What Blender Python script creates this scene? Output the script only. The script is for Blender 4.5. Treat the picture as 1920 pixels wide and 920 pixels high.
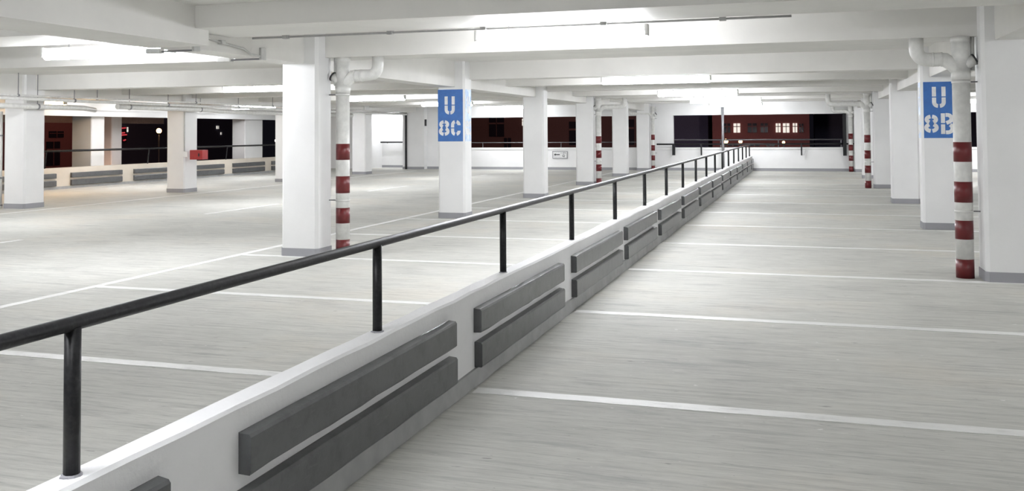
import bpy, bmesh, math, random
from mathutils import Vector, Matrix
random.seed(7)
S = bpy.context.scene
COL = S.collection
for o in list(bpy.data.objects):
    bpy.data.objects.remove(o)

# ------------------------------------------------------------------ camera
F_PX, YAW, PITCH, ROLL, PY, CAM_H = 1763.86, 0.301757, 0.033613, -0.006569, 188.33, 1.5
d = Vector((-math.sin(YAW)*math.cos(PITCH), math.cos(YAW)*math.cos(PITCH), math.sin(PITCH)))
r0 = Vector((math.cos(YAW), math.sin(YAW), 0))
u0 = r0.cross(d)
r = r0*math.cos(ROLL)+u0*math.sin(ROLL)
u = -r0*math.sin(ROLL)+u0*math.cos(ROLL)
cd = bpy.data.cameras.new('camera')
cam = bpy.data.objects.new('camera', cd)
COL.objects.link(cam)
cd.sensor_fit = 'HORIZONTAL'; cd.sensor_width = 36.0
cd.lens = 36.0*F_PX/1920.0
cd.shift_y = -(460-PY)/1920.0
cd.clip_start = 0.05; cd.clip_end = 400
M = Matrix((r, u, -d)).transposed().to_4x4()
M.translation = (0, 0, CAM_H)
cam.matrix_world = M
S.camera = cam

# ------------------------------------------------------------------ world, exposure
w = bpy.data.worlds.new('night_sky'); S.world = w; w.use_nodes = True
w.node_tree.nodes['Background'].inputs[0].default_value = (0.35, 0.33, 0.5, 1)
w.node_tree.nodes['Background'].inputs[1].default_value = 0.012
S.view_settings.view_transform = 'Standard'
S.view_settings.look = 'None'
S.view_settings.gamma = 1.0
S.view_settings.use_curve_mapping = False
S.view_settings.exposure = 0.0
TUBE = 97.0           # radiance of the fluorescent diffusers
WARM = 60.0

# ------------------------------------------------------------------ materials
def new_mat(name):
    m = bpy.data.materials.new(name); m.use_nodes = True
    nt = m.node_tree
    return m, nt, nt.nodes['Principled BSDF']

def coords(nt, scale=(1, 1, 1)):
    g = nt.nodes.new('ShaderNodeNewGeometry')
    mp = nt.nodes.new('ShaderNodeMapping')
    mp.inputs['Scale'].default_value = scale
    nt.links.new(g.outputs['Position'], mp.inputs['Vector'])
    return mp.outputs['Vector']

def noise(nt, vec, scale, detail=4, rough=0.55):
    n = nt.nodes.new('ShaderNodeTexNoise')
    n.inputs['Scale'].default_value = scale
    n.inputs['Detail'].default_value = detail
    n.inputs['Roughness'].default_value = rough
    nt.links.new(vec, n.inputs['Vector'])
    return n.outputs['Fac']

def ramp(nt, fac, stops):
    rp = nt.nodes.new('ShaderNodeValToRGB')
    el = rp.color_ramp.elements
    while len(el) < len(stops): el.new(0.5)
    for e, (p, c) in zip(el, stops):
        e.position = p
        e.color = (c[0], c[1], c[2], 1) if len(c) >= 3 else (c[0],)*3+(1,)
    nt.links.new(fac, rp.inputs['Fac'])
    return rp.outputs['Color']

def mix(nt, fac, a, b, mode='MIX'):
    mx = nt.nodes.new('ShaderNodeMix'); mx.data_type = 'RGBA'; mx.blend_type = mode
    for sock, v in ((mx.inputs[0], fac), (mx.inputs[6], a), (mx.inputs[7], b)):
        if hasattr(v, 'is_output'): nt.links.new(v, sock)
        elif isinstance(v, (int, float)): sock.default_value = v
        else: sock.default_value = (v[0], v[1], v[2], 1)
    return mx.outputs[2]

def bump(nt, bsdf, fac, strength=0.2, dist=0.01):
    b = nt.nodes.new('ShaderNodeBump')
    b.inputs['Strength'].default_value = strength
    b.inputs['Distance'].default_value = dist
    nt.links.new(fac, b.inputs['Height'])
    nt.links.new(b.outputs['Normal'], bsdf.inputs['Normal'])

def paint(name, c, var=0.06, rough=0.6, sc=1.4, bmp=0.12, spec=0.4):
    m, nt, b = new_mat(name)
    v = coords(nt)
    n1 = noise(nt, v, sc, 5)
    dark = [x*(1-var*2) for x in c]
    col = ramp(nt, n1, [(0.3, dark), (0.62, c)])
    nt.links.new(col, b.inputs['Base Color'])
    b.inputs['Roughness'].default_value = rough
    b.inputs['Specular IOR Level'].default_value = spec
    if bmp:
        bump(nt, b, noise(nt, v, 38, 3), bmp, 0.006)
    return m

def plain(name, c, rough=0.5, metal=0.0, spec=0.5):
    m, nt, b = new_mat(name)
    v = coords(nt)
    n1 = noise(nt, v, 14, 3)
    col = ramp(nt, n1, [(0.35, [x*0.86 for x in c]), (0.65, c)])
    nt.links.new(col, b.inputs['Base Color'])
    b.inputs['Roughness'].default_value = rough
    b.inputs['Metallic'].default_value = metal
    b.inputs['Specular IOR Level'].default_value = spec
    return m

def glow(name, c, strength):
    m, nt, b = new_mat(name)
    b.inputs['Base Color'].default_value = (0.8, 0.8, 0.8, 1)
    b.inputs['Emission Color'].default_value = (c[0], c[1], c[2], 1)
    b.inputs['Emission Strength'].default_value = strength
    return m

WHITE = paint('white_wall_paint', (0.80, 0.80, 0.79), 0.03)
CEIL = paint('white_ceiling_paint', (0.76, 0.75, 0.715), 0.055, sc=0.9)
BARR = paint('white_barrier_paint', (0.82, 0.82, 0.82), 0.03, sc=2.5, bmp=0.3)
GREY = paint('grey_plinth_paint', (0.31, 0.31, 0.325), 0.06)
KERB = paint('grey_kerb_paint', (0.40, 0.405, 0.40), 0.10, sc=5)
PIPE = plain('white_pipe_plastic', (0.72, 0.72, 0.69), 0.4)
RED = plain('red_band_paint', (0.125, 0.008, 0.010), 0.35)
REDBOX = plain('red_box_enamel', (0.33, 0.018, 0.02), 0.4)
BLUE = plain('blue_sign_paint', (0.028, 0.135, 0.42), 0.5)
LETTER = plain('white_stencil_paint', (0.78, 0.78, 0.77), 0.6)
STEEL = plain('grey_steel', (0.22, 0.22, 0.23), 0.4, 0.3)
DARK = plain('dark_gap', (0.02, 0.02, 0.022), 0.6)
CONDUIT = plain('pale_conduit', (0.55, 0.55, 0.53), 0.45)
BEIGE = paint('beige_wall_paint', (0.66, 0.60, 0.51), 0.05)
TUBE_M = glow('fluorescent_diffuser', (0.97, 0.985, 1.04), TUBE)
WARM_M = glow('warm_diffuser', (1.0, 0.62, 0.28), WARM)

def rail_paint():
    m, nt, b = new_mat('black_rail_paint')
    v = coords(nt, (1, 1, 1))
    n = noise(nt, v, 60, 4)
    col = ramp(nt, n, [(0.45, (0.008, 0.008, 0.009)), (0.75, (0.022, 0.023, 0.024))])
    nt.links.new(col, b.inputs['Base Color'])
    b.inputs['Roughness'].default_value = 0.42
    b.inputs['Specular IOR Level'].default_value = 0.3
    bump(nt, b, n, 0.15, 0.003)
    return m
BLACK = rail_paint()

def board_mat():
    m, nt, b = new_mat('dark_grey_board')
    v = coords(nt)
    n1 = noise(nt, v, 9, 6, 0.7)
    n2 = noise(nt, coords(nt, (1, 0.25, 2)), 26, 4)
    c1 = ramp(nt, n1, [(0.3, (0.036, 0.038, 0.040)), (0.5, (0.066, 0.069, 0.071)), (0.8, (0.082, 0.085, 0.087))])
    c2 = mix(nt, ramp(nt, n2, [(0.62, (0, 0, 0)), (0.8, (0.5, 0.5, 0.5))]), c1, (0.16, 0.16, 0.16))
    nt.links.new(c2, b.inputs['Base Color'])
    b.inputs['Roughness'].default_value = 0.34
    b.inputs['Specular IOR Level'].default_value = 0.8
    bump(nt, b, n1, 0.2, 0.006)
    return m
BOARD = board_mat()

def floor_mat():
    m, nt, b = new_mat('brushed_concrete')
    v = coords(nt)
    streak = noise(nt, coords(nt, (0.55, 9, 1)), 2.6, 7, 0.68)
    fine = noise(nt, coords(nt, (2.5, 40, 1)), 3.0, 4, 0.6)
    blot = noise(nt, v, 0.45, 5, 0.6)
    blot2 = noise(nt, coords(nt, (0.7, 2.2, 1)), 1.3, 6, 0.7)
    base = ramp(nt, blot, [(0.3, (0.46, 0.46, 0.43)), (0.52, (0.55, 0.548, 0.51)), (0.66, (0.575, 0.555, 0.50)), (0.8, (0.55, 0.545, 0.51))])
    s = ramp(nt, streak, [(0.30, (0.72, 0.72, 0.73)), (0.48, (0.96, 0.96, 0.96)), (0.68, (1.07, 1.07, 1.07))])
    c = mix(nt, 1.0, base, s, 'MULTIPLY')
    f = ramp(nt, fine, [(0.30, (0.78, 0.78, 0.78)), (0.45, (0.97, 0.97, 0.97)), (0.65, (1.05, 1.05, 1.05))])
    c = mix(nt, 1.0, c, f, 'MULTIPLY')
    g = ramp(nt, blot2, [(0.28, (0.74, 0.74, 0.75)), (0.46, (1, 1, 1))])
    c = mix(nt, 1.0, c, g, 'MULTIPLY')
    # small dark scuffs and pale paint flecks
    sc = noise(nt, coords(nt, (1, 3.2, 1)), 7.5, 3)
    c = mix(nt, ramp(nt, sc, [(0.68, (0, 0, 0)), (0.76, (0.7, 0.7, 0.7))]), c, (0.2, 0.195, 0.185))
    sp = noise(nt, coords(nt, (1, 1.5, 1)), 42, 2)
    c = mix(nt, ramp(nt, sp, [(0.72, (0, 0, 0)), (0.78, (0.7, 0.7, 0.7))]), c, (0.17, 0.165, 0.155))
    fl = noise(nt, coords(nt, (1, 2.0, 1)), 13, 2)
    c = mix(nt, ramp(nt, fl, [(0.73, (0, 0, 0)), (0.77, (0.85, 0.85, 0.85))]), c, (0.76, 0.75, 0.73))
    nt.links.new(c, b.inputs['Base Color'])
    rg = ramp(nt, blot2, [(0.3, (0.7, 0.7, 0.7)), (0.7, (0.85, 0.85, 0.85))])
    nt.links.new(rg, b.inputs['Roughness'])
    b.inputs['Specular IOR Level'].default_value = 0.2
    bump(nt, b, fine, 0.25, 0.004)
    return m
FLOOR = floor_mat()

def line_mat():
    m, nt, b = new_mat('worn_line_paint')
    v = coords(nt, (1, 2.5, 1))
    n = noise(nt, v, 3.2, 7, 0.72)
    col = ramp(nt, n, [(0.30, (0.52, 0.52, 0.50)), (0.44, (0.70, 0.70, 0.68)), (0.6, (0.76, 0.76, 0.74))])
    nt.links.new(col, b.inputs['Base Color'])
    b.inputs['Roughness'].default_value = 0.55
    return m
LINE = line_mat()

def worn_sign():
    m, nt, b = new_mat('worn_pale_blue_paint')
    n = noise(nt, coords(nt, (3, 3, 0.8)), 7, 5, 0.7)
    col = ramp(nt, n, [(0.36, (0.16, 0.34, 0.70)), (0.5, (0.55, 0.68, 0.86)), (0.62, (0.78, 0.80, 0.82))])
    nt.links.new(col, b.inputs['Base Color'])
    b.inputs['Roughness'].default_value = 0.5
    return m
WORN = worn_sign()

# ------------------------------------------------------------------ helpers
ORG = {}
def thing(name, label, cat, loc, group=None):
    o = bpy.data.objects.new(name, None); COL.objects.link(o)
    o.empty_display_size = 0.2
    o.location = loc; ORG[o] = Vector(loc)
    o['label'] = label; o['category'] = cat
    if group: o['group'] = group
    return o

def obj(name, bm, mat, parent=None, loc=None, smooth=False):
    """links a bmesh written in world coordinates as one mesh object"""
    me = bpy.data.meshes.new(name)
    bmesh.ops.recalc_face_normals(bm, faces=bm.faces)
    org = ORG[parent] if parent is not None else Vector(loc or (0, 0, 0))
    bmesh.ops.translate(bm, vec=-org, verts=bm.verts)
    if smooth:
        for f in bm.faces: f.smooth = len(f.verts) == 4 or smooth == 2
    bm.to_mesh(me); bm.free()
    me.materials.append(mat)
    o = bpy.data.objects.new(name, me); COL.objects.link(o)
    ORG[o] = org
    if parent is not None: o.parent = parent
    else: o.location = org
    return o

def tag(o, label, cat, group=None):
    o['label'] = label; o['category'] = cat
    if group: o['group'] = group
    return o

def struct(o):
    o['kind'] = 'structure'
    return o

def box(bm, x0, x1, y0, y1, z0, z1, bev=0.0):
    vs = [bm.verts.new((x, y, z)) for x in (x0, x1) for y in (y0, y1) for z in (z0, z1)]
    fs = [bm.faces.new([vs[i] for i in q]) for q in
          ((0, 1, 3, 2), (4, 6, 7, 5), (0, 4, 5, 1), (2, 3, 7, 6), (0, 2, 6, 4), (1, 5, 7, 3))]
    if bev:
        es = list({e for f in fs for e in f.edges})
        bmesh.ops.bevel(bm, geom=es, offset=bev, segments=2, affect='EDGES', profile=0.6)
    return bm

def B(*a, **k):
    return box(bmesh.new(), *a, **k)

def chamfer_prism(bm, x0, x1, y0, y1, z0, z1, c):
    pts = [(x0+c, y0), (x1-c, y0), (x1, y0+c), (x1, y1-c), (x1-c, y1), (x0+c, y1), (x0, y1-c), (x0, y0+c)]
    lo = [bm.verts.new((x, y, z0)) for x, y in pts]; hi = [bm.verts.new((x, y, z1)) for x, y in pts]
    n = len(pts)
    for i in range(n):
        bm.faces.new((lo[i], lo[(i+1) % n], hi[(i+1) % n], hi[i]))
    bm.faces.new(lo[::-1]); bm.faces.new(hi)
    return bm

def prism_x(bm, prof, x0, x1):
    a = [bm.verts.new((x0, y, z)) for y, z in prof]; b = [bm.verts.new((x1, y, z)) for y, z in prof]
    n = len(prof)
    for i in range(n):
        bm.faces.new((a[i], a[(i+1) % n], b[(i+1) % n], b[i]))
    bm.faces.new(a[::-1]); bm.faces.new(b)
    return bm

def tube(bm, path, rad, seg=14, cap=True):
    path = [Vector(p) for p in path]
    rads = rad if isinstance(rad, (list, tuple)) else [rad]*len(path)
    rings = []; ref = None
    for i, p in enumerate(path):
        t = (path[min(i+1, len(path)-1)]-path[max(i-1, 0)]).normalized()
        if ref is None:
            ref = Vector((0, 0, 1)) if abs(t.z) < 0.9 else Vector((1, 0, 0))
        a = (ref - t*ref.dot(t)).normalized(); b = t.cross(a); ref = a
        rings.append([bm.verts.new(p+(a*math.cos(2*math.pi*k/seg)+b*math.sin(2*math.pi*k/seg))*rads[i]) for k in range(seg)])
    for q, s in zip(rings, rings[1:]):
        for k in range(seg):
            bm.faces.new((q[k], q[(k+1) % seg], s[(k+1) % seg], s[k]))
    if cap:
        bm.faces.new(rings[0][::-1]); bm.faces.new(rings[-1])
    return bm

def T(path, rad, seg=14, cap=True):
    return tube(bmesh.new(), path, rad, seg, cap)

def bend(p0, p1, p2, rad, n=6):
    """points of a rounded corner at p1"""
    p0, p1, p2 = Vector(p0), Vector(p1), Vector(p2)
    a = p1+(p0-p1).normalized()*rad; b = p1+(p2-p1).normalized()*rad
    return [a.lerp(p1, t).lerp(p1.lerp(b, t), t) for t in [i/n for i in range(n+1)]]

# ------------------------------------------------------------------ floor with its painted lines
fl = struct(obj('floor', B(-20.1, 8.7, -4.2, 36.5, -0.2, 0.0), FLOOR))
LY = [5.2176+2.5024*k for k in range(-3, 13)]
def painted(x0, x1, y0, y1):
    bm = bmesh.new()
    horiz = (x1-x0) > (y1-y0)
    n = max(2, int(max(x1-x0, y1-y0)/0.12))
    a = []; b = []
    for i in range(n+1):
        t = i/n; j = random.uniform(-.004, .004); k = random.uniform(-.004, .004)
        if horiz:
            x = x0+(x1-x0)*t; a.append((x, y0+j)); b.append((x, y1+k))
        else:
            y = y0+(y1-y0)*t; a.append((x0+j, y)); b.append((x1+k, y))
    A = [bm.verts.new((x, y, 0.0025)) for x, y in a]; Bv = [bm.verts.new((x, y, 0.0025)) for x, y in b]
    A0 = [bm.verts.new((x, y, 0.0)) for x, y in a]; B0 = [bm.verts.new((x, y, 0.0)) for x, y in b]
    for i in range(n):
        bm.faces.new((A[i], A[i+1], Bv[i+1], Bv[i]))
        bm.faces.new((A0[i], A0[i+1], A[i+1], A[i]))
        bm.faces.new((B0[i], Bv[i], Bv[i+1], B0[i+1]))
    obj('painted_line', bm, LINE, fl)
for y in LY:
    painted(-1.86, 3.3, y-0.055, y+0.055)
    painted(-6.70, -2.02, y-0.055, y+0.055)
painted(-6.79, -6.69, -3.0, 34.5)
painted(-14.78, -14.68, -3.0, 34.5)
for k in range(-1, 5):
    painted(-10.83, -10.73, 8.9+6.9*k-0.6, 10.86+6.9*k)

# ------------------------------------------------------------------ ceiling slab and its beams
XL, XR = -19.8, 8.5
ce = struct(obj('ceiling', B(-20.2, 8.7, -4.2, 36.5, 2.75, 2.98), CEIL))
def cross_beam(prof):
    obj('cross_beam', prism_x(bmesh.new(), prof, XL, XR), CEIL, ce)
def rect(y0, y1, z): return [(y0, z), (y1, z), (y1, 2.75), (y0, 2.75)]
cross_beam(rect(-0.4, 0.5, 2.50))
cross_beam(rect(2.2, 2.7, 2.50))
cross_beam(rect(7.78, 8.68, 2.53))
cross_beam(rect(10.45, 11.0, 2.44))
cross_beam(rect(15.72, 16.12, 2.44))
cross_beam(rect(18.4, 18.8, 2.44))
cross_beam(rect(20.95, 21.35, 2.44))
cross_beam(rect(24.2, 24.6, 2.44))
cross_beam(rect(26.2, 26.6, 2.44))
cross_beam(rect(29.2, 29.6, 2.44))
cross_beam(rect(31.4, 31.8, 2.44))
def long_beam(x0, x1, y0, y1, z):
    obj('long_beam', B(x0, x1, y0, y1, z, 2.75), CEIL, ce)
long_beam(-6.33, -5.64, -4.0, 8.0, 2.375)
long_beam(-6.21, -5.86, 8.0, 10.6, 2.36)
long_beam(-6.21, -5.86, 10.6, 36.2, 2.30)
long_beam(1.80, 2.22, -4.0, 10.6, 2.375)
long_beam(1.80, 2.22, 10.6, 36.2, 2.29)
long_beam(-15.80, -15.35, -4.0, 36.2, 2.33)

# ------------------------------------------------------------------ outer walls
YF = 36.3
def wall(name, bm, mat): return struct(obj(name, bm, mat))
bm = bmesh.new()
box(bm, -15.0, 8.7, YF, YF+0.22, 0, 0.80)               # parapet
box(bm, -15.0, 8.7, YF, YF+0.22, 2.10, 2.75)            # lintel
for x0, x1 in ((-15.0, -13.6), (-6.2, -4.83), (1.38, 2.6), (6.6, 8.7)):
    box(bm, x0, x1, YF, YF+0.22, 0.80, 2.10)
box(bm, -20.2, -17.66, YF, YF+0.22, 0, 2.75)            # beside the recess
box(bm, -17.66, -15.95, YF, YF+0.22, 2.36, 2.75)
box(bm, -17.9, -15.7, YF+1.3, YF+1.5, 0, 2.75)          # back of the recess
box(bm, -17.86, -17.66, YF+0.22, YF+1.3, 0, 2.75)
box(bm, -15.95, -15.75, YF+0.22, YF+1.3, 0, 2.75)
box(bm, -15.95, -15.0, YF-0.35, YF+0.22, 0, 2.75)       # pilaster
wf = wall('wall_far', bm, WHITE)
bm = bmesh.new()
box(bm, -13.6, 8.5, YF-0.035, YF+0.25, 0.80, 0.875, bev=0.008)
struct(obj('trim_1', bm, WHITE))
bm = bmesh.new()
box(bm, -15.0, 8.5, YF-0.012, YF, 0, 0.10); box(bm, -17.66, -15.95, YF+1.288, YF+1.3, 0, 0.10)
box(bm, -15.96, -14.99, YF-0.362, YF-0.35, 0, 0.10)
struct(obj('baseboard_far', bm, GREY))
struct(obj('floor_recess', B(-17.9, -15.7, 36.5, 37.8, -0.2, 0.0), FLOOR))
struct(obj('ceiling_recess', B(-17.9, -15.7, 36.5, 37.8, 2.75, 2.98), CEIL))

bm = bmesh.new()
box(bm, -20.02, XL, -4.2, 36.3, 0, 0.59)
box(bm, -20.02, XL, -4.2, 18.9, 0.59, 2.04)
for y0, y1 in ((33.6, 36.3), (19.6, 20.68)):
    box(bm, -20.02, XL, y0, y1, 0.59, 2.04)
wl = wall('wall_left', bm, BEIGE)
bm = bmesh.new()
box(bm, -20.02, XL, -4.2, 36.3, 2.04, 2.16); box(bm, -20.02, XL-0.05, -4.2, 36.3, 2.16, 2.21); box(bm, -20.02, XL, -4.2, 36.3, 2.21, 2.75)
struct(obj('trim_2', bm, WHITE))
struct(obj('baseboard_left', B(XL, XL+0.012, -4.0, 36.3, 0, 0.075), KERB))
struct(obj('wall_right', B(8.5, 8.72, -4.2, 36.3, 0, 2.75), WHITE))
struct(obj('wall_back_bounce', B(-20.2, 8.7, -4.4, -4.2, 0, 2.75), WHITE))  # unseen end wall, added to bounce light back into the hall

# ------------------------------------------------------------------ fluorescent lamps
def lamp(xc, yc, zc, length, label, mat=TUBE_M, along='x', ztop=None, group='ceiling fluorescent lamps'):
    t = thing('fluorescent_lamp', label, 'lamp', (xc, yc, zc), group)
    h = length/2
    ztop = ztop if ztop else zc+0.09
    def place(bm):
        if along == 'y':
            bmesh.ops.rotate(bm, cent=(xc, yc, zc), matrix=Matrix.Rotation(math.pi/2, 3, 'Z'), verts=bm.verts)
        return bm
    # half-round opal diffuser
    bm = bmesh.new()
    prof = [(yc+0.062*math.cos(a), zc-0.062*math.sin(a)) for a in [math.radians(-58+296*i/18) for i in range(19)]]
    prism_x(bm, prof, xc-h+0.03, xc+h-0.03)
    obj('diffuser', place(bm), mat, t)
    obj('housing', place(B(xc-h+0.02, xc+h-0.02, yc-0.036, yc+0.036, zc+0.05, zc+0.08, bev=0.004)), CONDUIT, t)
    for s in (-1, 1):
        e = xc+s*h
        obj('end_cap', place(B(min(e, e-s*0.035), max(e, e-s*0.035), yc-0.06, yc+0.06, zc-0.03, zc+0.085, bev=0.01)), CONDUIT, t)
        b = xc+s*h*0.6
        obj('hanger', place(T([(b, yc, zc+0.06), (b, yc, ztop)], 0.008, 8)), STEEL, t)
    return t
lamp(-2.29, 8.95, 2.443, 1.75, 'large lit fluorescent lamp over the railing, nearest in the aisle', ztop=2.75)
lamp(-2.56, 16.9, 2.42, 1.98, 'second lit fluorescent lamp along the aisle over the barrier', ztop=2.75)
lamp(-2.43, 22.6, 2.385, 1.90, 'third lit fluorescent lamp along the aisle, behind the second', ztop=2.75)
lamp(-2.21, 28.0, 2.375, 2.06, 'fourth lit fluorescent lamp along the aisle', ztop=2.75)
lamp(-2.35, 34.3, 2.42, 1.85, 'last lit fluorescent lamp of the aisle, by the far wall', ztop=2.75)
lamp(-2.4, 1.3, 2.42, 1.8, 'lit fluorescent lamp overhead at the near end of the aisle', ztop=2.75)
lamp(-2.4, 12.3, 2.66, 1.8, 'added fill lamp hidden between beams before the second aisle lamp', ztop=2.75)  # hidden fill, added to lift the pillar fronts and next beam face
lamp(-12.9, 12.3, 2.66, 1.8, 'added fill lamp hidden between beams over the left driving lane', ztop=2.75)  # hidden fill, added to brighten the beam face and floor at left
lamp(-17.9, 22.6, 2.62, 1.8, 'added fill lamp hidden between beams by the left wall', ztop=2.75)  # hidden fill, added to brighten the far left side
lamp(5.4, 3.5, 2.42, 1.8, 'added unseen fill lamp in the right bay, nearest the viewer', ztop=2.75)  # fill out of view, added to light the large right pillar's front
lamp(-7.7, 8.98, 2.45, 1.8, 'lit fluorescent lamp behind the beam left of the nearest pillar', ztop=2.75)
for y, z, n in ((16.9, 2.42, 'second'), (22.6, 2.39, 'third'), (28.0, 2.38, 'fourth'), (34.3, 2.42, 'farthest')):
    lamp(-11.2, y+.8, z+.05, 1.8, 'lit fluorescent lamp over the left driving lane, %s from the viewer' % n, ztop=2.75)
lamp(-10.7, 4.0, 2.42, 1.8, 'added unseen fill lamp over the near left driving lane', ztop=2.75)  # fill out of view, added to light the near left floor
lamp(-17.9, 12.5, 2.42, 1.8, 'lit fluorescent lamp by the left wall in the near corner', ztop=2.75)
lamp(-17.9, 28.0, 2.40, 1.8, 'lit fluorescent lamp by the left wall at its far end', ztop=2.75)
lamp(-18.4, 19.3, 2.30, 1.2, 'warm yellow lamp by the left wall behind the wide pillar', WARM_M, ztop=2.75)
lamp(-16.8, 37.0, 2.55, 0.9, 'small lit lamp inside the far recess', ztop=2.75)
for y, z, n in ((9.3, 2.48, 'near'), (16.9, 2.42, 'middle'), (28.0, 2.38, 'far'), (34.3, 2.42, 'end')):
    lamp(5.4, y, z, 1.8, 'lit fluorescent lamp in the right bay, %s one' % n, ztop=2.75)

# ------------------------------------------------------------------ concrete columns
def column(x0, x1, y0, label, dep=0.38, ztop=2.75, mat=WHITE, plinth=0.10, grp='white concrete pillars', z0=0.0):
    t = thing('concrete_column', label, 'pillar', ((x0+x1)/2, y0+dep/2, z0), grp)
    c = 0.035
    obj('shaft', chamfer_prism(bmesh.new(), x0, x1, y0, y0+dep, z0+plinth, ztop, c), mat, t)
    obj('plinth', chamfer_prism(bmesh.new(), x0-.008, x1+.008, y0-.008, y0+dep+.008, z0, z0+plinth, c), GREY, t)
    return t
XA, XB = -6.18, -5.68
column(XA, XB, 5.13, 'white pillar cut by the left edge of the photo')
column(XA, XB, 10.25, 'large white pillar beside the near striped drainpipe, left of the railing')
c2 = column(XA, XB, 15.45, 'white pillar with blue U 8C sign')
column(XA, XB, 20.65, 'plain white pillar right of the blue U 8C pillar')
column(XA, XB, 25.87, 'white pillar with striped drainpipe right of the arrow sign')
column(XA, XB, 31.1, 'white pillar between the two far striped drainpipes, left of barrier')
column(XA, XB, 35.85, 'farthest white pillar of the left row, by the far wall', dep=0.38)
XC, XD = 1.675, 2.2
column(XC, XD+0.1, 10.25, 'large white pillar at the right edge beside a striped drainpipe', dep=0.40)
r2 = column(XC, XD, 15.4, 'white pillar with blue U 8B sign')
column(XC, XD, 20.65, 'plain white pillar left of the blue U 8B pillar')
column(XC, XD, 25.87, 'white pillar just right of the middle striped drainpipe, right side')
column(XC, XD, 31.1, 'narrow white pillar between the two far striped drainpipes, right side')
column(XC, XD, 35.85, 'farthest white pillar of the right row by the far wall')
XE, XG = -15.82, -15.27
column(XE, XG, 15.45, 'white pillar near the left edge with thin pipe on its side', dep=0.55)
column(XE, XG, 20.65, 'white pillar with red box on its side', dep=0.55)
column(XE, XG, 25.87, 'cream pillar half hidden behind the large near left pillar', dep=0.55)
column(XE, XG, 31.1, 'white pillar right of the near left striped drainpipe, beside far recess', dep=0.55)

# ---- stencil signs
def ribbon(bm, pts, wd, put):
    n = len(pts); L = []; R_ = []
    for i in range(n):
        a = Vector(pts[max(i-1, 0)]); b = Vector(pts[min(i+1, n-1)])
        t = (b-a).normalized(); nn = Vector((-t.y, t.x))
        p = Vector(pts[i])
        L.append(p+nn*wd/2); R_.append(p-nn*wd/2)
    f = [[bm.verts.new(put(q.x, q.y, dd)) for q in s] for s in (L, R_) for dd in (0.0, 0.003)]
    l0, l1, r0_, r1 = f
    for i in range(n-1):
        bm.faces.new((l1[i], l1[i+1], r1[i+1], r1[i]))
        bm.faces.new((l0[i], l0[i+1], l1[i+1], l1[i]))
        bm.faces.new((r0_[i], r1[i], r1[i+1], r0_[i+1]))
    bm.faces.new((l0[0], l1[0], r1[0], r0_[0])); bm.faces.new((l0[-1], r0_[-1], r1[-1], l1[-1]))
def arc(cx, cy, rx, ry, a0, a1, n=10):
    return [(cx+rx*math.cos(math.radians(a0+(a1-a0)*i/n)), cy+ry*math.sin(math.radians(a0+(a1-a0)*i/n))) for i in range(n+1)]
GL = {
 'U': [[(.13, .53), (.13, 1)], [(.87, .53), (.87, 1)],
       [(.13, .48)]+arc(.44, .25, .31, .18, 180, 268, 8), [(.87, .48)]+arc(.56, .25, .31, .18, 0, -88, 8)],
 '8': [arc(.5, .755, .36, .175, 100, 245), arc(.5, .755, .36, .175, 80, -65),
       arc(.5, .27, .40, .20, 115, 260), arc(.5, .27, .40, .20, 65, -80)],
 'C': [[(.13, .53), (.13, .72)]+arc(.47, .72, .34, .215, 178, 105, 7), [(.13, .47), (.13, .28)]+arc(.47, .28, .34, .215, 182, 255, 7),
       arc(.5, .72, .37, .215, 75, -8, 8), arc(.5, .28, .37, .215, -75, 8, 8)],
 'B': [[(.14, .53), (.14, 1)], [(.14, 0), (.14, .47)],
       [(.36, .92), (.5, .92)]+arc(.52, .745, .33, .175, 90, -75, 9)+[(.42, .53)], [(.36, .08), (.5, .08)]+arc(.54, .275, .38, .195, -90, 62, 9)],
}
def letter(ch, parent, put, mat=LETTER, w_=0.2, h=0.31, wd=0.057):
    bm = bmesh.new()
    for path in GL[ch]:
        ribbon(bm, [((x-.5)*(w_-wd)/.8, y*(h-wd)+wd/2 if ch not in 'UB' else y*h) for x, y in path], wd, put)
    return obj('letter', bm, mat, parent)
def sign(col, x0, x1, yf, z0, z1, chars, side):
    s = obj('painted_sign', B(x0, x1, yf-0.002, yf+0.0005, z0, z1), BLUE, col)
    s['label'] = 'blue painted panel with white stencil letters'
    for ch, xc, zb, ww in chars:
        letter(ch, s, lambda a, b, dd, xc=xc, zb=zb: (xc+a, yf-0.002-dd, zb+b), w_=ww, h=0.31)
    return s
sign(c2, XA+0.002, XB-0.03, 15.45, 1.345, 2.255, (('U', -5.955, 1.825, .2), ('8', -6.06, 1.425, .2), ('C', -5.842, 1.425, .185)), 1)
sign(r2, XC+0.035, XD-0.002, 15.40, 1.37, 2.215, (('U', 1.925, 1.83, .2), ('8', 1.815, 1.43, .2), ('B', 2.035, 1.43, .19)), -1)
ws = obj('worn_sign', B(XB-0.0005, XB+0.002, 15.49, 15.79, 1.345, 2.255), WORN, c2); ws['label'] = 'pale worn blue panel with smeared white stencil letters'
for ch, yc, zb in (('U', 15.64, 1.825), ('8', 15.57, 1.425), ('C', 15.72, 1.425)):
    letter(ch, ws, lambda a, b, dd, yc=yc, zb=zb: (XB+0.002+dd, yc+a, zb+b), w_=0.13, h=0.31, wd=0.04)
ws = obj('worn_sign', B(XC-0.002, XC+0.0005, 15.44, 15.74, 1.37, 2.215), WORN, r2); ws['label'] = 'pale worn blue panel with smeared white stencil letters'
for ch, yc, zb in (('U', 15.59, 1.83), ('8', 15.52, 1.43), ('B', 15.67, 1.43)):
    letter(ch, ws, lambda a, b, dd, yc=yc, zb=zb: (XC-0.002-dd, yc-a, zb+b), w_=0.13, h=0.31, wd=0.04)

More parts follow.
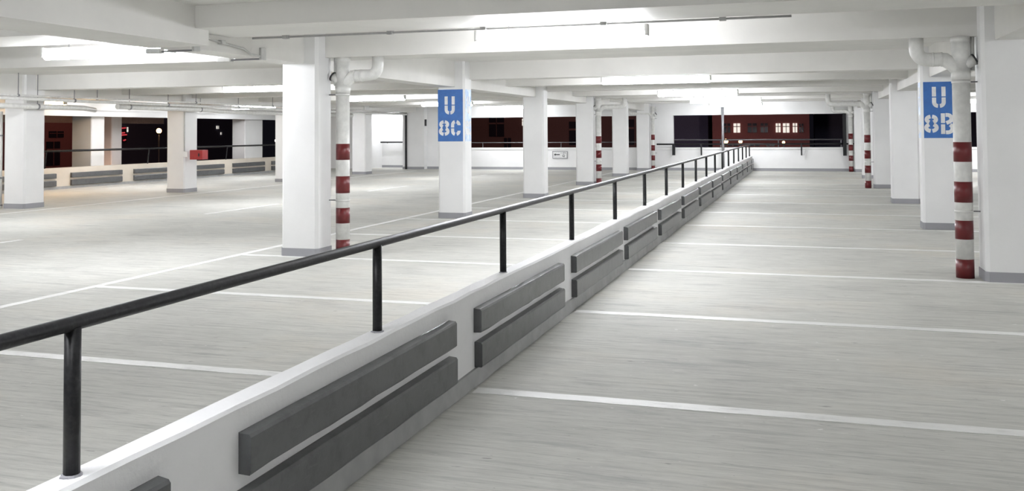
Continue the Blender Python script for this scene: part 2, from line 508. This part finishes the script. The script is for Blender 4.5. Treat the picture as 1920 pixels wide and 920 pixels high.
# ------------------------------------------------------------------ low barrier with handrail, boards and steel pole
XF, XK, ZT = -1.90, -2.005, 0.556
t = thing('barrier_wall', 'long low white barrier wall splitting the two bays', 'barrier', (-1.95, 16.2, 0))
bm = bmesh.new()
n = 150
prof = []
for i in range(n+1):
    y = -3.8+(36.2+3.8)*i/n
    j = random.uniform(-.004, .004); k = random.uniform(-.003, .003)
    prof.append([bm.verts.new((x, y, z)) for x, z in
                 ((XF, 0), (XF, ZT-0.012+j), (XF-0.010+k, ZT+j), (XK+0.008, ZT+k), (XK, ZT-0.01), (XK, 0))])
for a, b in zip(prof, prof[1:]):
    for q in range(5):
        bm.faces.new((a[q], a[q+1], b[q+1], b[q]))
bm.faces.new(prof[0]); bm.faces.new(prof[-1][::-1])
obj('wall_body', bm, BARR, t)
bm = bmesh.new()
n = 200; rows = []
for i in range(n+1):
    y = -3.8+40.0*i/n; j = random.uniform(0, .012); zz = 0.098+random.uniform(-.006, .004)
    rows.append([bm.verts.new((x, y, z)) for x, z in ((XF, zz+0.004), (XF+0.012, zz), (XF+0.014+j, 0.0))])
for a, b in zip(rows, rows[1:]):
    for q in range(2):
        bm.faces.new((a[q], a[q+1], b[q+1], b[q]))
k_ = obj('kerb_strip', bm, KERB, t); k_['label'] = 'grey painted strip along the foot'

t = thing('handrail', 'long black tube handrail on posts along the barrier', 'railing', (-1.96, 16.2, ZT))
obj('top_rail', T([(-1.96, -3.0+38.6*i/60, 0.975) for i in range(61)], 0.021, 16), BLACK, t, smooth=True)
for k in range(-2, 18):
    y = 2.16+1.956*k
    p_ = obj('post', T([(-1.96, y, ZT-0.004), (-1.96, y, 0.965)], 0.0225, 16), BLACK, t, smooth=True)
    bm = bmesh.new()
    tube(bm, [(-1.96, y, ZT-0.006), (-1.96, y, ZT+0.003), (-1.96, y, ZT+0.006)], [0.034, 0.03, 0.024], 12)
    for v in bm.verts: v.co += Vector((random.uniform(-.003, .003), random.uniform(-.003, .003), random.uniform(-.001, .001)))
    obj('mortar_base', bm, GREY, p_)

def board(x0, x1, y0, y1, z0, z1, label, group, jag):
    """one timber bumper board with a slightly ragged back top edge"""
    bm = bmesh.new(); n = max(4, int((y1-y0)/0.14)); rows = []
    for i in range(n+1):
        y = y0+(y1-y0)*i/n
        e = lambda s=jag: random.uniform(-s, s)
        rows.append([bm.verts.new((x, y, z)) for x, z in
                     ((x0, z0), (x1-0.006, z0+e()), (x1, z0+0.008), (x1, z1-0.012), (x1-0.008, z1-0.001+e(jag*.4)), (x0+0.004, z1+0.003+e(jag)), (x0, z1+0.003))])
    m = len(rows[0])
    for a, b in zip(rows, rows[1:]):
        for q in range(m):
            bm.faces.new((a[q], a[(q+1) % m], b[(q+1) % m], b[q]))
    bm.faces.new(rows[0]); bm.faces.new(rows[-1][::-1])
    return tag(obj('bumper_board', bm, BOARD, None, (x0, (y0+y1)/2, z0)), label, 'bumper', group)
starts = [0.42, 2.845, 5.25, 7.66, 10.04, 12.49, 14.98, 17.43, 19.86, 22.3, 24.72, 27.15, 29.58, 32.0, 34.4]
ords = ['cut by the bottom edge of the photo', 'nearest fully shown one', 'second fully shown one', 'third fully shown one', 'fourth fully shown one', 'fifth fully shown one',
        'sixth fully shown one', 'seventh fully shown one', 'eighth fully shown one', 'ninth fully shown one', 'tenth fully shown one', 'eleventh fully shown one',
        'twelfth fully shown one', 'last but one at the far end', 'last at the far end']
for k, y0 in enumerate(starts):
    y0 *= 1.011; y1 = y0+(2.02 if k < 3 else 2.10)
    if k == 14: y1 = 36.15
    dz = random.uniform(-.006, .006)
    if k == 1: board(XF, -1.85, y0, y1, 0.32, 0.46, 'upper dark grey bumper board on barrier, '+ords[k], 'boards on the barrier', .003)
    else: board(XF, -1.85, y0, y1, 0.318+dz, 0.458+dz, 'upper dark grey bumper board on barrier, '+ords[k], 'boards on the barrier', .003)
    board(XF, -1.85, y0+random.uniform(-.02, .03), y1+0.01, 0.112+dz, 0.258+dz, 'lower dark grey bumper board on barrier, '+ords[k], 'boards on the barrier', .002)

ls = [(19.05, 21.1), (21.67, 23.73), (24.27, 26.3), (26.9, 28.97), (29.52, 31.6), (32.12, 34.2)]
ln = ['left of the first left pier', 'below the first left pier', 'left of the red box pillar', 'right of the red box pillar', 'below the second left pier', 'beside the cream pillar']
for (y0, y1), q in zip(ls, ln):
    board(XL, XL+0.06, y0, y1, 0.305, 0.44, 'upper dark bumper board on left parapet, '+q, 'boards on the left parapet', .001)
    board(XL, XL+0.06, y0, y1, 0.09, 0.245, 'lower dark bumper board on left parapet, '+q, 'boards on the left parapet', .001)

# ------------------------------------------------------------------ striped drainpipes
def drainpipe(x, y, label, sx, reach, rad=0.085, ztop=2.44, colx=None, hang=0.0):
    t = thing('drainpipe', label, 'pipe', (x, y, 0), 'striped drainpipes')
    zj = 2.12-hang
    obj('downpipe', T([(x, y, 0.0), (x, y, zj-0.1)], rad, 24), PIPE, t, smooth=True)
    for z0, z1 in ((0.0, 0.19), (0.39, 0.58), (0.76, 0.97), (1.17, 1.37)):
        b = obj('red_band', T([(x, y, z0+0.001), (x, y, z1)], rad+0.0015, 24), RED, t, smooth=True); b['label'] = 'red painted band'
    # branch fitting: socket up to the beam, swept arm to the inlet
    bm = bmesh.new()
    tube(bm, [(x, y, zj-0.12), (x, y, zj-0.03), (x, y, zj-0.03), (x, y, ztop-0.06), (x, y, ztop-0.06), (x, y, ztop)],
         [rad+.008, rad+.008, rad, rad, rad+.010, rad+.010], 24)
    obj('branch_fitting', bm, PIPE, t, smooth=True)
    zh = 2.215-hang
    e = x+sx*reach
    path = [(x, y, zh-0.16), (x+sx*0.06, y, zh-0.07)]+[(x+sx*0.15, y, zh)]+[(x+sx*0.2, y, zh)]
    path += bend((x+sx*0.2, y, zh), (e, y, zh), (e, y, ztop), 0.13, 8)+[(e, y, ztop)]
    obj('inlet_elbow', T(path, rad*0.83, 20), PIPE, t, smooth=True)
    for q in (0.17, 0.25):
        obj('coupling_ring', T([(x+sx*q, y, zh), (x+sx*(q+.02), y, zh)], rad*0.83+0.004, 20), PIPE, t, smooth=True)
    # access stub on the column side
    st = obj('access_stub', T([(x-sx*0.04, y-0.02, zh-0.06), (x-sx*0.125, y-0.02, zh-0.01)], 0.055, 16), PIPE, t, smooth=True)
    obj('stub_cap', T([(x-sx*0.120, y-0.02, zh-0.012), (x-sx*0.135, y-0.02, zh-0.004)], 0.06, 16), DARK, st, smooth=True)
    obj('vent_pipe', T([(x-sx*0.115, y+0.03, zh-0.12), (x-sx*0.115, y+0.03, ztop)], 0.022, 10), PIPE, t, smooth=True)
    for z in (1.98, 0.67):
        cl = obj('clamp', T([(x, y, z-0.012), (x, y, z+0.012)], rad+0.005, 20), PIPE, t, smooth=True)
        obj('clamp_arm', T([(x-sx*(rad), y, z), (colx if colx else x-sx*0.15, y, z)], 0.007, 8), STEEL, cl)
    return t
drainpipe(1.523, 10.5, 'red banded white drainpipe beside the large right pillar', -1, 0.415, colx=XC)
drainpipe(-5.49, 10.55, 'red banded white drainpipe beside the large near left pillar', 1, 0.48, colx=XB)
drainpipe(1.53, 25.95, 'red banded white drainpipe, middle one on the right side', -1, 0.95, rad=0.078, ztop=2.44, colx=XC, hang=0.04)
drainpipe(1.56, 36.0, 'far red banded white drainpipe on the right by far wall', -1, 0.6, rad=0.078, ztop=2.44, colx=XC, hang=0.04)
drainpipe(-5.56, 26.05, 'red banded white drainpipe right of the arrow sign', 1, 0.75, rad=0.078, ztop=2.44, colx=XB, hang=0.02)
drainpipe(-5.55, 35.9, 'far red banded white drainpipe left of the big dark opening', -1, 0.9, rad=0.07, ztop=2.44, hang=0.04)

# ------------------------------------------------------------------ conduits and brackets under the ceiling
def conduit(path, rad, label, clips=(), mat=CONDUIT, cat='conduit'):
    t = thing('conduit', label, cat, path[0], 'ceiling conduits')
    obj('tube', T(path, rad, 10), mat, t, smooth=True)
    for c in clips:
        obj('clip', B(c[0]-0.03, c[0]+0.03, c[1]-0.03, c[1]+0.03, c[2]-rad-0.008, c[2]+rad+0.012, bev=0.004), mat, t)
    return t
conduit([(-5.6, 8.715, 2.515), (-4.2, 8.715, 2.515), (-2.6, 8.715, 2.518), (-0.9, 8.715, 2.518), (-0.1, 8.715, 2.518)], 0.011,
        'thin conduit along the beam above the nearest aisle lamp', [(-5.2, 8.715, 2.515), (-4.0, 8.715, 2.515), (-3.0, 8.715, 2.518), (-1.8, 8.715, 2.518), (-0.7, 8.715, 2.518)], mat=plain('shadow_grey_conduit', (0.4, 0.4, 0.39), 0.5))  # darker grey stands in for the shadow line along the beam
conduit([(-5.835, 8.06, 2.50), (-5.835, 8.35, 2.47), (-5.835, 8.9, 2.43), (-5.835, 9.05, 2.38), (-5.835, 9.22, 2.37)], 0.012,
        'bent conduit on the long beam left of the nearest pillar', [(-5.835, 8.5, 2.46)])
for i, (y, q) in enumerate(((8.08, 'at the beam corner'), (9.30, 'near the large left pillar'))):
    t = thing('mounting_bracket', 'small grey bracket under the long beam, '+q, 'bracket', (-5.95, y, 2.33), 'brackets under the long beam')
    obj('plate', B(-5.86, -5.83, y-0.05, y+0.05, 2.335, 2.47, bev=0.004), CONDUIT, t)
    obj('arm', T([(-5.835, y, 2.345), (-6.30, y, 2.345)], 0.010, 8), STEEL, t)
    obj('end_block', B(-6.42, -6.25, y-0.04, y+0.04, 2.325, 2.375, bev=0.005), CONDUIT, t)
# pipes hung along the far left pillars
def hung_pipe(pts, rad, label, hangers):
    t = thing('hung_pipe', label, 'pipe', pts[0], 'pipes under the left ceiling')
    obj('tube', T(pts, rad, 14), PIPE, t, smooth=True)
    for y in hangers:
        p = min(pts, key=lambda q: abs(q[1]-y))
        x = p[0]; z = p[2]
        hg = obj('hanger_clamp', T([(x, y-0.02, z), (x, y+0.02, z)], rad+0.008, 14), STEEL, t)
        obj('rod', T([(x, y, z+rad), (x, y, 2.75)], 0.008, 8), STEEL, hg)
    return t
hung_pipe([(-14.9, 4.0, 2.235), (-14.9, 14.0, 2.235), (-14.9, 20.0, 2.225), (-14.9, 26, 2.225), (-14.9, 34.0, 2.22)], 0.035, 'thin white pipe hung above the left pillar row', (13.0, 16.4, 19.5, 22.5, 26.0))
hung_pipe([(-15.05, 17.9, 2.145), (-15.05, 19.5, 2.145), (-15.05, 21.2, 2.145), (-15.05, 21.25, 2.145), (-15.25, 22.1, 2.12), (-15.25, 30, 2.12)], 0.062, 'thick white pipe hung above the red box pillar', (18.3, 21.0))
hung_pipe([(-15.1, 4.0, 2.09), (-15.1, 12.0, 2.09), (-15.1, 16.0, 2.09), (-15.1, 16.9, 2.09), (-15.6, 17.8, 2.07)], 0.055, 'thick white pipe hung above the far left pillar', (15.6,))
hung_pipe([(-15.0, 8.0, 2.30), (-15.0, 16.0, 2.30), (-14.75, 18.5, 2.30), (-14.75, 33.0, 2.30)], 0.02, 'slim white conduit highest above the left pillar row', (15.0, 17.2, 20.4, 24.0))
t = thing('standpipe', 'thin white vertical pipe on the far left pillar', 'pipe', (-15.9, 15.6, 0), None)
obj('tube', T([(-15.93, 15.5, 0), (-15.93, 15.5, 2.0)], 0.028, 12), PIPE, t, smooth=True)
for z in (0.06, 0.62, 1.5):
    obj('clamp', T([(-15.93, 15.5, z-0.015), (-15.93, 15.5, z+0.015)], 0.04, 12), STEEL, t)

# ------------------------------------------------------------------ red box and its feed
t = thing('alarm_box', 'red metal box on the side of a left pillar', 'box', (-15.0, 20.75, 0.85))
obj('box_body', B(-15.12, -14.74, 20.66, 20.90, 0.85, 1.095, bev=0.008), REDBOX, t)
obj('latch', B(-14.86, -14.83, 20.645, 20.66, 0.93, 1.01, bev=0.003), DARK, t)
t = thing('junction_box', 'small white junction box beside the red box with thin cable up', 'box', (-15.2, 20.63, 0.92))
obj('box_body', B(-15.28, -15.14, 20.585, 20.65, 0.92, 1.06, bev=0.006), WHITE, t)
obj('feed_tube', T([(-15.25, 20.62, 1.06), (-15.25, 20.62, 2.15)], 0.014, 8), CONDUIT, t, smooth=True)

# ------------------------------------------------------------------ far wall fittings
t = thing('guard_rail', 'black guard rail across the big far opening', 'railing', (-1.7, 36.15, 0.58))
obj('top_bar', T([(-5.45, 36.14, 1.00), (1.75, 36.14, 1.00)], 0.028, 10), BLACK, t, smooth=True)
for x, rr in ((-4.80, 0.055), (-3.76, 0.026), (-0.14, 0.026)):
    obj('post', B(x-rr, x+rr, 36.11, 36.17, 0.58, 1.02), BLACK, t)
obj('post', B(1.30, 1.42, 36.10, 36.18, 0.57, 2.10), BLACK, t)['label'] = 'tall thick black end post'
t = thing('steel_pole', 'slim grey floor to ceiling pole before the far opening', 'pole', (-2.95, 36.1, 0))
obj('pole', T([(-2.95, 36.05, 0.0), (-2.95, 36.05, 2.73)], 0.048, 14), STEEL, t, smooth=True)
obj('base_plate', B(-3.03, -2.87, 35.97, 36.13, 0.0, 0.012), STEEL, t)
obj('top_plate', B(-3.03, -2.87, 35.97, 36.13, 2.73, 2.748), STEEL, t)
t = thing('guard_rail', 'thin black guard rail before the long dark opening at left', 'railing', (-10, 36.15, 0.86))
obj('top_bar', T([(-13.6, 36.42, 1.08), (-6.2, 36.42, 1.08)], 0.016, 8), STEEL, t, smooth=True)
for x in (-12.6, -9.3, -7.0):
    obj('post', T([(x, 36.42, 0.875), (x, 36.42, 1.08)], 0.012, 8), STEEL, t)
t = thing('guard_rail', 'grey guard rail outside the far opening', 'railing', (-1.2, 38.0, -0.2))
obj('top_bar', T([(-5.6, 38.0, 1.14), (1.35, 38.0, 1.14)], 0.03, 8), STEEL, t, smooth=True)
for x in (-5.5, -3.2, -1.0, 1.3):
    obj('post', T([(x, 38.0, -0.2), (x, 38.0, 1.14)], 0.022, 8), STEEL, t)
struct(obj('floor_outer_ledge', B(-15.0, 8.7, 36.52, 38.3, -0.35, -0.2), FLOOR))

# arrow sign
SGN = plain('white_sign_board', (0.76, 0.76, 0.75), 0.5)
t = thing('direction_sign', 'white sign with black left arrow under the far opening', 'sign', (-9.31, 36.28, 0.44))
obj('panel', B(-9.60, -9.03, 36.28, 36.296, 0.455, 0.725), SGN, t)
bm = bmesh.new()
for a in ((-9.62, -9.01, .715, .735), (-9.62, -9.01, .445, .465), (-9.62, -9.60, .445, .735), (-9.03, -9.01, .445, .735)):
    box(bm, a[0], a[1], 36.27, 36.297, a[2], a[3])
obj('frame', bm, STEEL, t)
bm = bmesh.new()
box(bm, -9.50, -9.32, 36.272, 36.28, 0.58, 0.615)
for p in ([(-9.56, .598), (-9.49, .645), (-9.49, .55)],):
    a = [bm.verts.new((x, 36.272, z)) for x, z in p]; b = [bm.verts.new((x, 36.28, z)) for x, z in p]
    bm.faces.new(a); bm.faces.new(b)
    for i in range(3): bm.faces.new((a[i], a[(i+1) % 3], b[(i+1) % 3], b[i]))
obj('arrow', bm, DARK, t)
bm = bmesh.new()
for x in (-9.18, -9.12):
    box(bm, x, x+0.04, 36.272, 36.28, .645, .685)
for x in (-9.29, -9.245):
    box(bm, x, x+0.03, 36.272, 36.28, .655, .675)
tube(bm, [(-9.165+0.035*math.cos(q*math.pi/6), 36.276, .565+0.04*math.sin(q*math.pi/6)) for q in range(13)], 0.009, 6, False)
box(bm, -9.215, -9.195, 36.272, 36.28, .51, .55); box(bm, -9.16, -9.125, 36.272, 36.28, .495, .535)
obj('pictogram', bm, STEEL, t)

# steel portal before the recess
t = thing('steel_portal', 'dark steel door portal before the white recess at far left', 'frame', (-16.6, 35.88, 0))
obj('lintel_bar', B(-17.47, -15.74, 35.84, 35.92, 2.28, 2.34), BLACK, t)
obj('upright', B(-15.80, -15.74, 35.84, 35.92, 0.0, 2.28), BLACK, t)
obj('upright', B(-17.47, -17.43, 35.84, 35.92, 0.0, 2.28), BLACK, t)
t = thing('guard_rail', 'dark handrail across the white recess at far left', 'railing', (-16.8, 37.5, 1.05))
obj('top_bar', T([(-17.66, 37.45, 1.10), (-15.95, 37.45, 1.10)], 0.03, 8), BLACK, t, smooth=True)
for x in (-17.4, -16.2):
    obj('bracket', T([(x, 37.45, 1.10), (x, 37.6, 1.06)], 0.012, 8), BLACK, t)
t = thing('notice_plate', 'small dark plate seen edge on beside the far recess', 'sign', (-15.0, 36.1, 1.75))
obj('plate', B(-15.0, -14.93, 36.02, 36.08, 1.78, 2.05, bev=0.004), DARK, t)

# ------------------------------------------------------------------ left side rail and piers
t = thing('guard_rail', 'long black handrail above the left parapet', 'railing', (-19.7, 27, 0.59))
obj('top_bar', T([(-19.72, 19.6, 1.06), (-19.72, 35.8, 1.07)], 0.03, 10), BLACK, t, smooth=True)
for y in (20.7, 24.9, 29.1, 33.4):
    obj('post', T([(-19.78, y, 0.59), (-19.72, y, 1.05)], 0.02, 8), BLACK, t)
def pier(x0, x1, y0, y1, z0, label, mat=WHITE):
    t = thing('outer_pier', label, 'pillar', ((x0+x1)/2, (y0+y1)/2, z0), 'piers along the left opening')
    obj('shaft', chamfer_prism(bmesh.new(), x0, x1, y0, y1, z0, 2.68, 0.02), mat, t)
    obj('cap', chamfer_prism(bmesh.new(), x0-.02, x1+.02, y0-.02, y1+.02, 2.64, 2.74, 0.02), mat, t)
pier(-20.75, -20.04, 22.75, 23.3, -0.3, 'white pier behind the left handrail')
pier(-22.2, -21.75, 25.6, 26.1, -4.0, 'grey pier standing outside the left opening')
pier(-20.6, -20.04, 30.7, 31.9, -0.3, 'white pier left of the cream pillar, behind handrail')

# ------------------------------------------------------------------ night outside: street, buildings, lamps
ASPH = plain('night_asphalt', (0.05, 0.05, 0.055), 0.7)
struct(obj('ground_outside', B(-110, 60, -10, 130, -4.3, -4.0), ASPH))
NAVY = plain('dark_blue_render', (0.10, 0.095, 0.15), 0.8)
BRICK = plain('red_brick_render', (0.26, 0.09, 0.09), 0.8)
BROWN = plain('brown_render', (0.16, 0.075, 0.07), 0.8)
GLASS = plain('dark_window_glass', (0.025, 0.02, 0.03), 0.2)
LIT = glow('lit_window_light', (1.0, 0.95, 0.85), 0.8)
AMB = glow('amber_lamp_light', (1.0, 0.55, 0.25), 6.0)
WHL = glow('white_lamp_light', (1.0, 0.95, 0.9), 3.0)
NEON = glow('red_neon_light', (1.0, 0.05, 0.08), 0.5)
def building(x0, x1, y0, y1, h, mat, label, wins=(), face='y', name='building'):
    t = thing(name, label, 'building', ((x0+x1)/2, (y0+y1)/2, -4), 'buildings in the night')
    obj('wall_block', B(x0, x1, y0, y1, -4.0, h), mat, t)
    obj('roof_slab', B(x0-.2, x1+.2, y0-.2, y1+.2, h, h+0.3), mat, t)
    for a0, a1, z0, z1, lit in wins:
        if face == 'y':
            f = obj('window', B(a0, a1, y0-0.06, y0+0.02, z0, z1), LIT if lit else GLASS, t)
            bm = bmesh.new(); am = (a0+a1)/2
            box(bm, am-.02, am+.02, y0-0.09, y0-0.06, z0, z1); box(bm, a0, a1, y0-0.09, y0-0.06, z0+(z1-z0)*.62, z0+(z1-z0)*.7)
        else:
            f = obj('window', B(x1-0.02, x1+0.06, a0, a1, z0, z1), LIT if lit else GLASS, t)
            bm = bmesh.new(); am = (a0+a1)/2
            box(bm, x1+.06, x1+.09, am-.02, am+.02, z0, z1); box(bm, x1+.06, x1+.09, a0, a1, z0+(z1-z0)*.62, z0+(z1-z0)*.7)
        obj('window_bars', bm, mat, f)
        if lit: f['label'] = 'lit window'
    return t
building(-8.4, -6.0, 62, 70, 6, NAVY, 'dark navy building in the left part of the far opening')
building(-5.55, 0.25, 60, 70, 7, BRICK, 'dim red building with a row of windows in the far opening',
         [(-4.85, -4.45, 1.38, 1.95, 0), (-4.25, -3.85, 1.38, 1.95, 1), (-3.40, -2.85, 1.38, 1.95, 0), (-2.62, -2.2, 1.38, 1.95, 0),
          (-1.72, -1.44, 1.38, 1.93, 1), (-1.30, -0.92, 1.36, 1.93, 1), (-0.72, -0.46, 1.37, 1.93, 1), (-0.35, -0.1, 1.37, 1.9, 0),
          (-4.6, -4.0, 0.1, 0.72, 0), (-3.3, -2.7, 0.1, 0.72, 0), (-2.3, -1.8, 0.1, 0.72, 0)])
building(0.6, 12, 66, 74, 3.4, NAVY, 'dark low building at the right of the far opening')
building(-25, -9.0, 63, 72, 7, BROWN, 'dark brown building behind the pillars of the far opening',
         [(-18.87, -18.55, 1.95, 2.42, 1), (-21.3, -20.2, 1.2, 2.6, 0), (-20.2, -19.7, 0.0, 1.1, 0), (-15.5, -14.2, 0.6, 2.2, 0), (-12.5, -11.0, 0.6, 2.3, 0)])
building(-60, -45, 40, 49.6, 6, BRICK, 'red building through the first opening on the left',
         [(47.2, 48.3, -0.4, 1.1, 0), (47.4, 48.6, 1.35, 1.75, 0)], face='x')
building(-64, -48, 51, 76, 4.2, NAVY, 'dark building with small lights behind the left handrail',
         [(55.6, 55.95, 1.45, 1.66, 1), (56.05, 56.25, 1.48, 1.66, 1), (57.6, 58.2, 1.7, 2.05, 1), (69.2, 69.5, 1.95, 2.2, 1), (69.8, 69.95, 1.45, 1.65, 1)], face='x')
t = thing('neon_sign', 'red neon sign glowing on the dark building at left', 'sign', (-47.6, 57.2, -4), None)
obj('post', B(-47.75, -47.62, 57.0, 57.1, -4.0, 1.0), STEEL, t)
bm = bmesh.new()
for z, a, b in ((1.95, 56.7, 57.5), (1.6, 56.6, 57.4), (1.45, 56.7, 57.6), (1.05, 56.7, 57.0), (1.08, 57.3, 57.5)):
    tube(bm, [(-47.6, a, z), (-47.6, b, z+0.05)], 0.05, 8)
obj('neon_tubes', bm, NEON, t)
obj('sign_back', B(-47.75, -47.67, 56.4, 57.7, 0.95, 2.1), GLASS, t)
def street_lamp(x, y, z, label, mat=AMB, rr=0.16, power=0):
    t = thing('street_lamp', label, 'lamp', (x, y, -4), 'street lamps outside')
    bm = bmesh.new(); bmesh.ops.create_icosphere(bm, subdivisions=2, radius=rr, matrix=Matrix.Translation((x, y, z)))
    obj('globe', bm, mat, t, smooth=2)
    obj('post', T([(x, y, -4.0), (x, y, z-rr*0.9)], 0.05, 8), STEEL, t, smooth=True)
    obj('collar', T([(x, y, z-rr*1.05), (x, y, z-rr*0.7)], 0.09, 8), STEEL, t)
street_lamp(-4.62, 58.5, 0.86, 'amber street lamp just right of the grey pole', rr=0.15)
street_lamp(-3.75, 58.5, 0.84, 'amber street lamp right of its twin near the grey pole', rr=0.12)
street_lamp(-1.25, 58.8, 0.78, 'dim amber street lamp below the lit windows', rr=0.09)
street_lamp(2.9, 62.0, 1.05, 'small white street lamp at the right of the far opening', WHL, rr=0.07)
street_lamp(-44.0, 56.6, 1.76, 'orange street lamp behind the left handrail', rr=0.19)
street_lamp(-44.0, 72.2, 0.9, 'white street lamp beside the cream pillar', WHL, rr=0.14)
# unseen street lighting that washes the facades, plus an added eave light
def outside_light(x, y, z, e, c):
    l = bpy.data.lights.new('outside_light', 'POINT'); l.energy = e; l.color = c; l.shadow_soft_size = 0.25
    o = bpy.data.objects.new('outside_light', l); COL.objects.link(o); o.location = (x, y, z)
outside_light(-1.5, 52, 6.5, 430, (1, 0.78, 0.7))
outside_light(-9.5, 52, 6.5, 350, (0.8, 0.7, 0.9))
outside_light(-17, 54, 6.0, 350, (1, 0.65, 0.5))
outside_light(-38, 47, 5.0, 330, (1, 0.55, 0.38))
outside_light(-21.3, 24.6, 0.0, 40, (1, 0.55, 0.32))  # warm fill hidden below the parapet, added to light the eave
# outer eaves seen above the left opening
EAVE = plain('brown_eave_boards', (0.30, 0.20, 0.16), 0.7)
t = thing('outer_eave', 'brown lit eave outside above the left opening', 'eave', (-22.6, 26, 2.0), None)
obj('fascia', B(-23.2, -23.1, 18, 30.0, 1.90, 2.35), EAVE, t)
obj('soffit_boards', B(-23.1, -22.3, 18, 30.0, 2.30, 2.36), EAVE, t)
